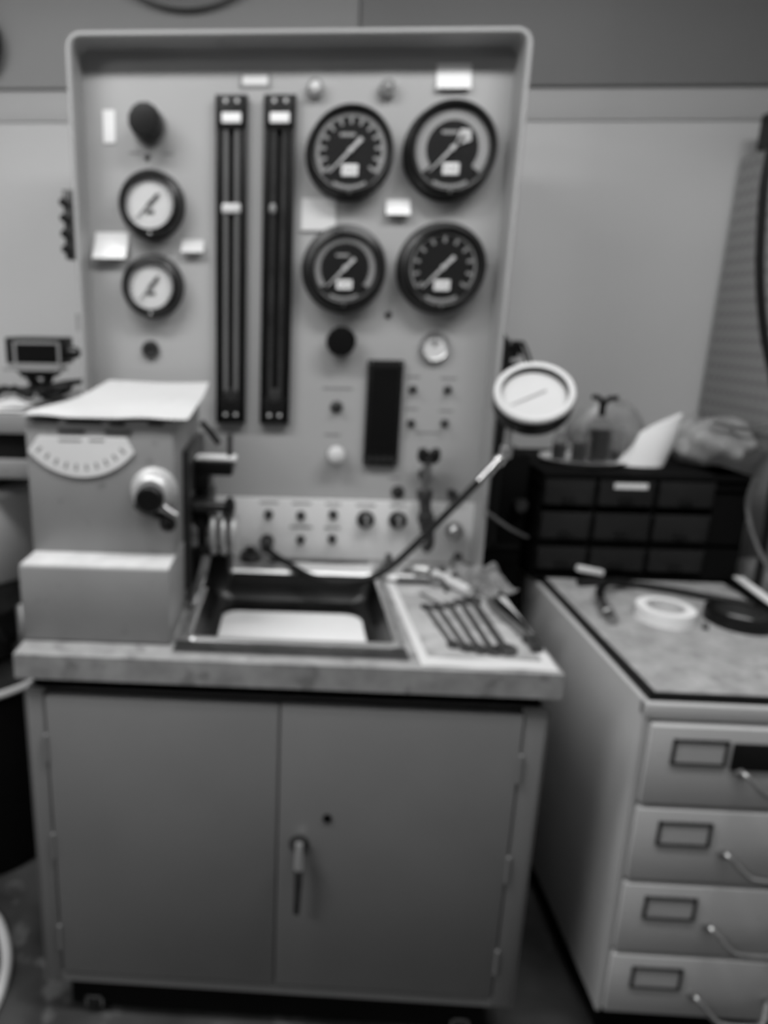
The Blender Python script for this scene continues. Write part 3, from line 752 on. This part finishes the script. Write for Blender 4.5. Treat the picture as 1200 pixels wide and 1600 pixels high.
bar('scriber', [(.815, .33, .893), (.842, .285, .8935), (.868, .240, .895)], .003, 'steel', 'thin steel scriber crossing the top of the wrenches', 'scriber')
bar('screwdriver_blade', [(.93, .47, .896), (.90, .42, .8965), (.875, .345, .8965)], .0045, 'toolsteel', 'thin dark rod pointing into the wrenches from the rag', 'rod')
# pale printed sheet behind the sink
t = thing('printed_sheet', 'pale printed sheet with dark rear edge behind the sink', 'paper', (.58, .50, .8895))
MB().sheet(lambda u, v: (.495 + u * .225 + v * .0, .458 + v * .062, .8905 + .001 * math.sin(u * 8)), 10, 5, .0007).build('sheet', 'sheet', t)
box(.455, .715, .521, .535, .8885, .8945, bev=.001).build('dark_edge', 'ink', t)

# ------------------------------------------------------------------ file cabinet
FX0, FX1, FY = 1.183, 1.68, .022
t = thing('file_cabinet', 'grey four-drawer steel file cabinet right of the bench', 'file cabinet', (1.43, .37, 0))
b = MB(); b.box(FX0, FX1, FY + .006, .74, .085, .816, bev=.003)
b.build('carcass', 'file', t)
b = MB(); b.box(FX0 + .001, FX0 + .010, FY - .002, FY + .02, .085, .80); b.box(FX1 - .010, FX1 - .001, FY - .002, FY + .02, .085, .80)
b.box(FX0, FX1, FY - .004, FY + .02, .785, .8165, bev=.003); b.build('front_frame', 'file', t)
box(FX0 + .02, FX1 - .02, .05, .71, 0.001, .085, bev=.003).build('plinth', 'blackmat', t)
for i, (z0, z1) in enumerate(((.606, .777), (.430, .596), (.254, .420), (.094, .244))):
    d = box(FX0 + .012, FX1 - .012, FY - .012, FY + .02, z0, z1, bev=.004).build('drawer', 'file', t)
    yy = FY - .012; zl = z1 - .052
    f = MB()
    x0, x1, h = 1.236, 1.338, .027
    f.box(x0, x1, yy - .004, yy, zl + h - .005, zl + h, bev=.001); f.box(x0, x1, yy - .004, yy, zl - h, zl - h + .005, bev=.001)
    f.box(x0, x0 + .006, yy - .004, yy, zl - h, zl + h, bev=.001); f.box(x1 - .006, x1, yy - .004, yy, zl - h, zl + h, bev=.001)
    f.build('label_holder', 'dark', d)
    box(x0 + .006, x1 - .006, yy - .0015, yy - .0002, zl - h + .005, zl + h - .005).build('label_card', 'file', d)
    zh = z1 - .092
    b = MB(); b.tube([(1.368, yy, zh), (1.374, yy - .012, zh), (1.392, yy - .034, zh - .018), (1.412, yy - .040, zh - .024), (1.470, yy - .040, zh - .024), (1.490, yy - .034, zh - .018), (1.508, yy - .012, zh), (1.514, yy, zh)], .0055, 10)
    for xx in (1.366, 1.516): b.lathe([(.010, 0), (.010, .004), (.006, .008)], (xx, yy, zh), (0, -1, 0), 18)
    b.build('handle', 'steel', d)
    if i == 0: box(1.347, 1.50, yy - .004, yy + .001, zh + .006, zh + .062, bev=.001).build('dark_plate', 'black', d, 'black plate above the handle')
# board lying on the cabinet
b = MB()
bz0, bz1 = .817, .832
pl = [(1.192, .030), (1.675, .026), (1.675, .735), (1.200, .735)]
b.prism([(x, y, bz0) for x, y in pl], (0, 0, bz1 - bz0))
t = thing('top_board', 'scuffed pale board with black edge lying on the file cabinet', 'board', (1.43, .37, .817))
b.build('core', 'black', t)
b = MB(); pl = [(1.204, .036), (1.672, .032), (1.672, .733), (1.208, .733)]
b.prism([(x, y, bz1) for x, y in pl], (0, 0, .0015)); b.build('surface', 'filetop', t, 'scuffed pale surface')
ZT = bz1 + .0015

# ------------------------------------------------------------------ drawer organizer on the file cabinet
t = thing('bin_organizer', 'black nine-bin drawer organizer on the file cabinet back', 'drawer organizer', (1.43, .66, ZT))
OX0, OX1, OY0, OY1, OZ1 = 1.163, 1.70, .615, .965, 1.128
OX0 = 1.195 - .03
b = MB(); th = .006
b.box(OX0, OX0 + th, OY0, OY1, ZT, OZ1); b.box(OX1 - .09, OX1, OY0, OY1, ZT, OZ1); b.box(OX0, OX1, OY1 - th, OY1, ZT, OZ1)
for z in (ZT, .932, 1.078): b.box(OX0, OX1, OY0, OY1, z, z + .010)
b.box(OX0, OX1, OY0 - .012, OY1, OZ1 - .012, OZ1, bev=.002)
for x in (1.307, 1.459): b.box(x - .003, x + .003, OY0, OY1, ZT, OZ1)
b.build('frame', 'blackmat', t)
for z0, z1 in ((1.042, 1.112), (.948, 1.022), (.862, .926)):
    for x0, x1 in ((1.173, 1.302), (1.312, 1.454), (1.464, 1.606)):
        b = MB(); fy = OY0 - .008
        b.box(x0, x1, fy, fy + .004, z0, z1, bev=.001); b.box(x0, x0 + .003, fy, .93, z0, z1 - .012); b.box(x1 - .003, x1, fy, .93, z0, z1 - .012)
        b.box(x0, x1, fy, .93, z0, z0 + .003)
        d = b.build('bin', 'bindark', t)
        xm = (x0 + x1) / 2
        MB().box(xm - .018, xm + .018, fy - .010, fy, z0 + .012, z0 + .018, bev=.002).build('pull', 'black', d)
        if z0 > 1.04 and x0 > 1.31 and x0 < 1.4:
            box(1.350, 1.434, fy - .0015, fy, 1.090, 1.104).build('bin_label', 'paper', d, 'white label strip')
o = MB().box(1.275, 1.345, .585, .60, .8600, .8745, bev=.002, R=Matrix.Rotation(math.radians(10), 3, 'Y')).build('paper_tag', 'paper')
tag(o, 'small white tag leaning on the organizer lower front', 'tag')
# ---- on the organizer
OZ = OZ1 + .001
t = thing('shallow_tray', 'pale shallow oval tray under the jars on the organizer', 'tray', (1.35, .72, OZ))
def ell(cx, cy, a, b_, z, n=36): return [Vector((cx + a * math.cos(2 * PI * k / n), cy + b_ * math.sin(2 * PI * k / n), z)) for k in range(n)]
b = MB(); b.loops([ell(1.33, .77, .105, .085, OZ), ell(1.33, .77, .118, .098, OZ + .011), ell(1.33, .77, .113, .093, OZ + .011), ell(1.33, .77, .102, .082, OZ + .003)])
b.build('dish', 'pale', t)
def jar(x, y, r, h, z0, label, fill=.7, neck=True):
    t = thing('glass_jar', label, 'jar', (x, y, z0), 'small glass jars on the organizer')
    MB().lathe([(r * .95, 0), (r, .004), (r, h * .78), (r * .75, h * .88), (r * .75, h), (r * .68, h), (r * .68, h * .88), (r * .93, h * .76), (r * .93, .006), (r * .3, .004)], (x, y, z0), (0, 0, 1), 28, cap1=False).build('glass', 'glass', t)
    MB().lathe([(r * .88, .006), (r * .9, .01), (r * .9, h * fill), (r * .3, h * fill)], (x, y, z0), (0, 0, 1), 24).build('contents', 'liquid', t)
jar(1.252, .745, .019, .082, OZ + .004, 'leftmost narrow glass jar on the tray', .6)
jar(1.300, .72, .024, .090, OZ + .004, 'glass jar with dark contents between leftmost jar and bottle', .62)
t = thing('dispenser_bottle', 'square glass bottle with dark filling and forked black tap', 'bottle', (1.352, .74, OZ))
b = MB(); b.loops([rr(1.325, 1.380, .712, .768, .008, OZ + .004), rr(1.325, 1.380, .712, .768, .008, OZ + .112), rr(1.339, 1.366, .726, .754, .008, OZ + .124), rr(1.341, 1.364, .728, .752, .008, OZ + .135)]); b.build('glass_body', 'glass', t)
b = MB(); b.loops([rr(1.330, 1.375, .717, .763, .006, OZ + .010), rr(1.330, 1.375, .717, .763, .006, OZ + .098)]); b.build('filling', 'liquid', t)
b = MB(); b.cyl((1.352, .74, OZ + .133), (1.352, .74, OZ + .165), .009); b.tube([(1.352, .74, OZ + .160), (1.340, .735, OZ + .180), (1.318, .725, OZ + .186)], .007, 10); b.tube([(1.352, .74, OZ + .160), (1.364, .735, OZ + .180), (1.384, .725, OZ + .184)], .007, 10)
b.build('forked_tap', 'black', t)
jar(1.408, .75, .020, .095, OZ + .004, 'glass jar between the forked-tap bottle and the white bag', .3)
# white paper bag
def bag(u, v):
    a = u * 2 * PI; w_ = .062 - .012 * v; d_ = .035 * (1 - .6 * v)
    x = 1.468 + .040 * v + w_ * math.cos(a) * (1 + .08 * math.sin(a * 3 + v * 4)); y = .725 + d_ * math.sin(a)
    return (x, y, OZ + .002 + v * (.118 + .026 * math.cos(a)) )
b = MB(); L = []
for j in range(11): L.append([Vector(bag(i / 28, j / 10)) for i in range(28)])
b.loops(L)
tag(b.build('paper_bag', 'paper'), 'crumpled white paper bag on the organizer beside the bottles', 'bag')
# plastic film bag
b = MB(); L = []
for j in range(13):
    v = j / 12; row = []
    for i in range(36):
        a = 2 * PI * i / 36
        k = math.sin(PI * (.12 + .80 * v)) ** .6
        wv = 1 + .10 * math.sin(a * 5 + v * 9) + .06 * math.sin(a * 9 - v * 5)
        row.append(Vector((1.665 + .122 * k * wv * math.cos(a) * (1 if math.cos(a) > 0 else .88), .775 + .085 * k * wv * math.sin(a), OZ + .004 + .118 * v + .012 * math.sin(a * 3 + 1) * v)))
    L.append(row)
b.loops(L)
tag(b.build('plastic_bag', 'film'), 'cloudy plastic bag bulging at the organizer right end', 'bag')
b = MB(); L = []
for j in range(9):
    v = j / 8; row = []
    for i in range(28):
        a = 2 * PI * i / 28; k = math.sin(PI * (.15 + .75 * v)) ** .7
        row.append(Vector((1.435 + .11 * k * math.cos(a) * (1 + .06 * math.sin(a * 5)), .885 + .05 * k * math.sin(a), OZ + .004 + .15 * v + .01 * math.sin(a * 2))))
    L.append(row)
b.loops(L); tag(b.build('plastic_bag', 'film'), 'clear plastic bag standing behind the bottles and paper bag', 'bag')
bar('metal_spoon', [(1.625, .700, OZ + .127), (1.66, .69, OZ + .118), (1.72, .69, OZ + .112), (1.775, .69, OZ + .122), (1.81, .69, OZ + .135)], .0055, 'steel', 'thin metal rod resting on the plastic bag at right edge', 'rod')
# ---- on the board
def tape(x, y, r, ri, h, m, mc, label):
    t = thing('tape_roll', label, 'tape roll', (x, y, ZT))
    MB().lathe([(ri + .004, 0), (r, 0), (r, h), (ri + .004, h)], (x, y, ZT), (0, 0, 1), 48, cap0=False, cap1=False).build('tape', m, t)
    b = MB(); b.lathe([(ri + .0045, .0), (ri + .0045, h + .0005), (ri, h + .0005), (ri, 0), (ri + .0045, 0)], (x, y, ZT), (0, 0, 1), 40, cap0=False, cap1=False); b.build('core', mc, t)
tape(1.393, .372, .062, .038, .030, 'paper', 'pale', 'white tape roll lying flat on the board')
tape(1.560, .365, .072, .046, .026, 'black', 'dark', 'black tape roll lying flat right of the white one')
bar('nut', [(1.452, .322, ZT + .008), (1.462, .318, ZT + .008)], .008, 'dark', 'small dark nut beside the white tape roll', 'nut')
t = thing('drop_light_cord', 'black cord crossing the board behind the tape rolls', 'cord', (1.45, .48, ZT))
MB().tube([(1.27, .560, ZT + .012), (1.36, .572, ZT + .010), (1.48, .535, ZT + .010), (1.58, .478, ZT + .010), (1.640, .445, ZT + .010)], .0095, 10).build('cord', 'rubber', t)
t = thing('angled_probe', 'bent black probe with steel tip beside the white tape roll', 'probe', (1.27, .42, ZT))
MB().tube([(1.385, .545, ZT + .022), (1.330, .520, ZT + .032), (1.285, .470, ZT + .028), (1.268, .420, ZT + .018)], .010, 12).build('grip', 'black', t)
MB().lathe([(.012, 0), (.012, .05), (.015, .052), (.015, .068), (.010, .072), (.009, .095), (.012, .097), (.012, .105)], (1.268, .425, ZT + .016), (-.15, -1, -.02), 18).build('tip', 'steel', t)
t = thing('flat_bar', 'black bar with a bright white top lying on the board at the right edge', 'bar', (1.66, .42, ZT))
pa, pb = Vector((1.692, .590, 0)), Vector((1.640, .235, 0)); dd = (pb - pa).normalized(); nn = Vector((-dd.y, dd.x, 0)) * .013
b = MB(); b.prism([p + Vector((0, 0, ZT + .0005)) for p in (pa - nn, pb - nn, pb + nn, pa + nn)], (0, 0, .026)); b.build('bar_body', 'blackmat', t)
nn *= .9
b = MB(); b.prism([p + Vector((0, 0, ZT + .0265)) for p in (pa - nn, pb - nn, pb + nn, pa + nn)], (0, 0, .003)); b.build('white_top', 'paper', t, 'bright white top')
# black cable hanging at far right
t = thing('hanging_cable', 'black cable hanging down past the pegboard at the right edge', 'cable', (1.66, .70, 1.1))
MB().tube([(1.57, .50, 3.045), (1.545, .50, 2.5), (1.535, .50, 2.05), (1.524, .50, 1.85), (1.530, .50, 1.75), (1.550, .50, 1.616), (1.583, .50, 1.49), (1.625, .50, 1.38), (1.665, .51, 1.28), (1.690, .53, 1.18), (1.715, .56, 1.08), (1.735, .58, .98), (1.735, .58, .90), (1.728, .57, .82)], .009, 10).build('cable', 'rubber', t)
bar('clear_tube', [(1.625, .50, 1.15), (1.618, .50, 1.09), (1.640, .50, 1.02), (1.670, .50, .965), (1.70, .50, .92), (1.725, .50, .86), (1.73, .50, .80)], .005, 'steel', 'thin pale tube hanging beside the organizer right side', 'tube')
t = thing('grey_pouch', 'grey cloth pouch hanging low on the tall cabinet side at the right edge', 'pouch', (1.775, .60, .70))
b = MB(); b.ball((1.775, .60, .80), .034, .16, .10, 24)
b.build('pouch', 'rag', t)

# ------------------------------------------------------------------ black cart and hoses right of console
t = thing('black_cart', 'narrow black equipment cart between console and organizer', 'cart', (1.09, .85, 0))
b = MB(); b.box(1.025, 1.150, .66, 1.06, .04, 1.165, bev=.01); b.build('cart_body', 'blackmat', t)
for z in (.35, .62, .90): MB().box(1.035, 1.145, .654, .66, z, z + .012, bev=.002).build('rail', 'black', t)
for cx in (1.05, 1.13):
    for cy in (.70, 1.0): MB().cyl((cx - .012, cy, .022), (cx + .012, cy, .022), .0215, seg=20).build('wheel', 'rubber', t)
MB().lathe([(.012, 0), (.012, .018), (.018, .02), (.018, .03)], (1.120, .660, 1.03), (.3, -1, 0), 20).build('pipe_stub', 'dark', t)
t = thing('hose_bundle', 'thick black hoses hanging down the right flank of the console', 'hoses', (1.04, .62, .89))
for k, (x, y, r) in enumerate(((1.022, .60, .016), (1.046, .615, .014), (1.030, .63, .012))):
    MB().tube([(x + .012, y, 1.44 - .03 * k), (x + .004, y + .002, 1.25), (x, y, 1.05), (x + .002, y, .92 + .01 * k)], r, 12).build('hose', 'rubber', t)
for k in range(7):
    a = -.35 + k * .22
    MB().tube([(1.036 + .004 * k, .60 + .006 * (k % 3), 1.42), (1.036 + .020 * a + .003 * k, .60 + .006 * (k % 3), 1.46), (1.036 + .075 * a, .60 + .006 * (k % 3), 1.50 - .018 * k)], .0055, 8, taper=.003).build('loose_wire', 'black', t)
bar('steel_rod', [(1.003, .560, 1.038), (1.070, .558, .993), (1.140, .60, .953)], .0045, 'steel', 'thin grey rod slanting down in front of the black cart', 'rod')

# ------------------------------------------------------------------ left side things
t = thing('side_stand', 'dark topped equipment stand at the left edge behind the tester', 'stand', (-.42, .68, 0))
box(-.80, -.085, .40, .98, 1.236, 1.285, bev=.004).build('tabletop', 'midplastic', t)
box(-.78, -.10, .42, .96, 1.172, 1.236).build('apron', 'black', t, 'black apron')
box(-.79, -.095, .405, .97, 1.125, 1.171, bev=.004).build('rail', 'tester', t)
for x in (-.77, -.115):
    for y in (.955,): box(x - .012, x + .012, y - .012, y + .012, 0, 1.125).build('leg', 'dark', t)
    MB().box(x - .012, x + .012, .955, .967, 0, .03).build('foot', 'black', t)
box(-.78, -.10, .93, .97, .60, .63).build('cross_bar', 'dark', t)
t = thing('canister', 'large pale cylindrical canister on a black drum at left edge', 'canister', (-.42, .64, .56))
MB().lathe([(.15, -.040), (.16, -.03), (.16, .13), (.21, .145), (.26, .15), (.262, .23)], (-.42, .64, .602), (0, 0, 1), 56).build('base', 'dark', t)
MB().lathe([(.262, .231), (.268, .240), (.268, .46), (.255, .475), (.10, .478)], (-.42, .64, .602), (0, 0, 1), 64).build('shell', 'matedge', t)
MB().lathe([(.10, .478), (.20, .480), (.20, .505), (.05, .515)], (-.42, .64, .602), (0, 0, 1), 48).build('cap', 'black', t)
MB().tube([(-.255, .57, .60), (-.20, .48, .63), (-.185, .46, .69), (-.20, .49, .76)], .020, 12).build('valve_neck', 'steel', t)
t = thing('black_drum', 'tall black drum with pale rim on the floor left of the cabinet', 'drum', (-.42, .60, 0))
MB().lathe([(.27, 0), (.28, .01), (.29, .535), (.285, .55)], (-.42, .60, .001), (0, 0, 1), 64).build('drum_body', 'blackmat', t)
MB().lathe([(.284, .548), (.296, .545), (.300, .553), (.296, .561), (.286, .562), (.282, .556)], (-.42, .60, .001), (0, 0, 1), 64).build('drum_rim', 'pale', t, 'pale rounded rim')
MB().lathe([(.283, .550), (.283, .556), (.05, .558)], (-.42, .60, .001), (0, 0, 1), 64).build('drum_lid', 'dark', t)
def stack(u, v):
    return (-.60 + u * .475, .405 + v * .34, 1.287 + .020 * (1 - abs(2 * v - .8)) * (.6 + .4 * math.sin(u * 9)) + .006 + .004 * math.sin(u * 21 + v * 9))
t = thing('paper_pile', 'ruffled white papers on the stand left of the tester', 'papers', (-.36, .55, 1.286))
MB().box(-.60, -.13, .404, .74, 1.2870, 1.292, bev=.002).build('lower_sheets', 'paper', t)
MB().sheet(stack, 22, 14, .0015).build('top_sheet', 'sheet', t)
t = thing('digital_meter', 'black digital panel meter on a stand left of the console', 'meter', (-.145, .58, 1.31))
mb = box(-.222, -.082, .55, .66, 1.388, 1.456, bev=.004).build('meter_case', 'black', t)
b = MB(); b.box(-.215, -.080, .545, .551, 1.383, 1.392, bev=.001); b.box(-.198, -.080, .545, .551, 1.440, 1.446, bev=.001); b.box(-.199, -.193, .545, .551, 1.390, 1.444); b.box(-.086, -.080, .545, .551, 1.390, 1.444)
b.build('bezel', 'midplastic', mb)
box(-.190, -.088, .546, .5505, 1.400, 1.434).build('display', 'blackmat', mb)
box(-.225, -.078, .530, .60, 1.374, 1.382, bev=.002).build('shelf', 'midplastic', t)
MB().lathe([(.016, 0), (.016, .02), (.011, .03)], (-.076, .60, 1.418), (1, -.2, 0), 18).build('side_knob', 'dark', t)
b = MB(); b.prism([(-.205, .565, 1.3735), (-.095, .565, 1.3735), (-.112, .565, 1.355), (-.188, .565, 1.355)], (0, .05, 0)); b.tube([(-.175, .58, 1.357), (-.165, .59, 1.34), (-.158, .60, 1.325)], .013, 10); b.tube([(-.125, .58, 1.357), (-.135, .59, 1.34), (-.142, .60, 1.325)], .013, 10); b.lathe([(.055, 0), (.05, .012), (.02, .02)], (-.15, .60, 1.3165), (0, 0, 1), 28)
b.build('stand', 'dark', t)
t = thing('cable_coil', 'tangle of black cable on the papers below the meter', 'cable', (-.10, .52, 1.31))
P = [(-.24 + .012 * k + .018 * math.sin(k * 1.9), .50 + .035 * math.cos(k * 1.3), 1.325 + .010 * math.sin(k * 2.3)) for k in range(15)]
MB().tube(P, .008, 8).build('cable', 'rubber', t)
t = thing('black_clip', 'black clip lying at the back left of the tester top sheet', 'clip', (-.045, .51, 1.345))
b = MB(); b.tube([(-.095, .515, 1.335), (-.06, .52, 1.345), (-.015, .525, 1.352)], .012, 10, taper=.006); b.ball((-.075, .515, 1.336), .034, .018, .013); b.build('clip', 'black', t)

# ------------------------------------------------------------------ floor things
bar('white_hose', [(-.30, .26, .013), (-.235, .235, .013), (-.185, .185, .013), (-.140, .105, .013), (-.125, .02, .013), (-.135, -.07, .013), (-.17, -.15, .013)], .0125, 'pale', 'thick white hose curving on the floor at the lower left corner', 'hose')
bar('floor_cable', [(-.42, .23, .006), (-.33, .365, .006), (-.26, .475, .006), (-.18, .60, .006), (-.10, .74, .006)], .004, 'midplastic', 'thin grey cable running across the floor beside the cabinet', 'cable')
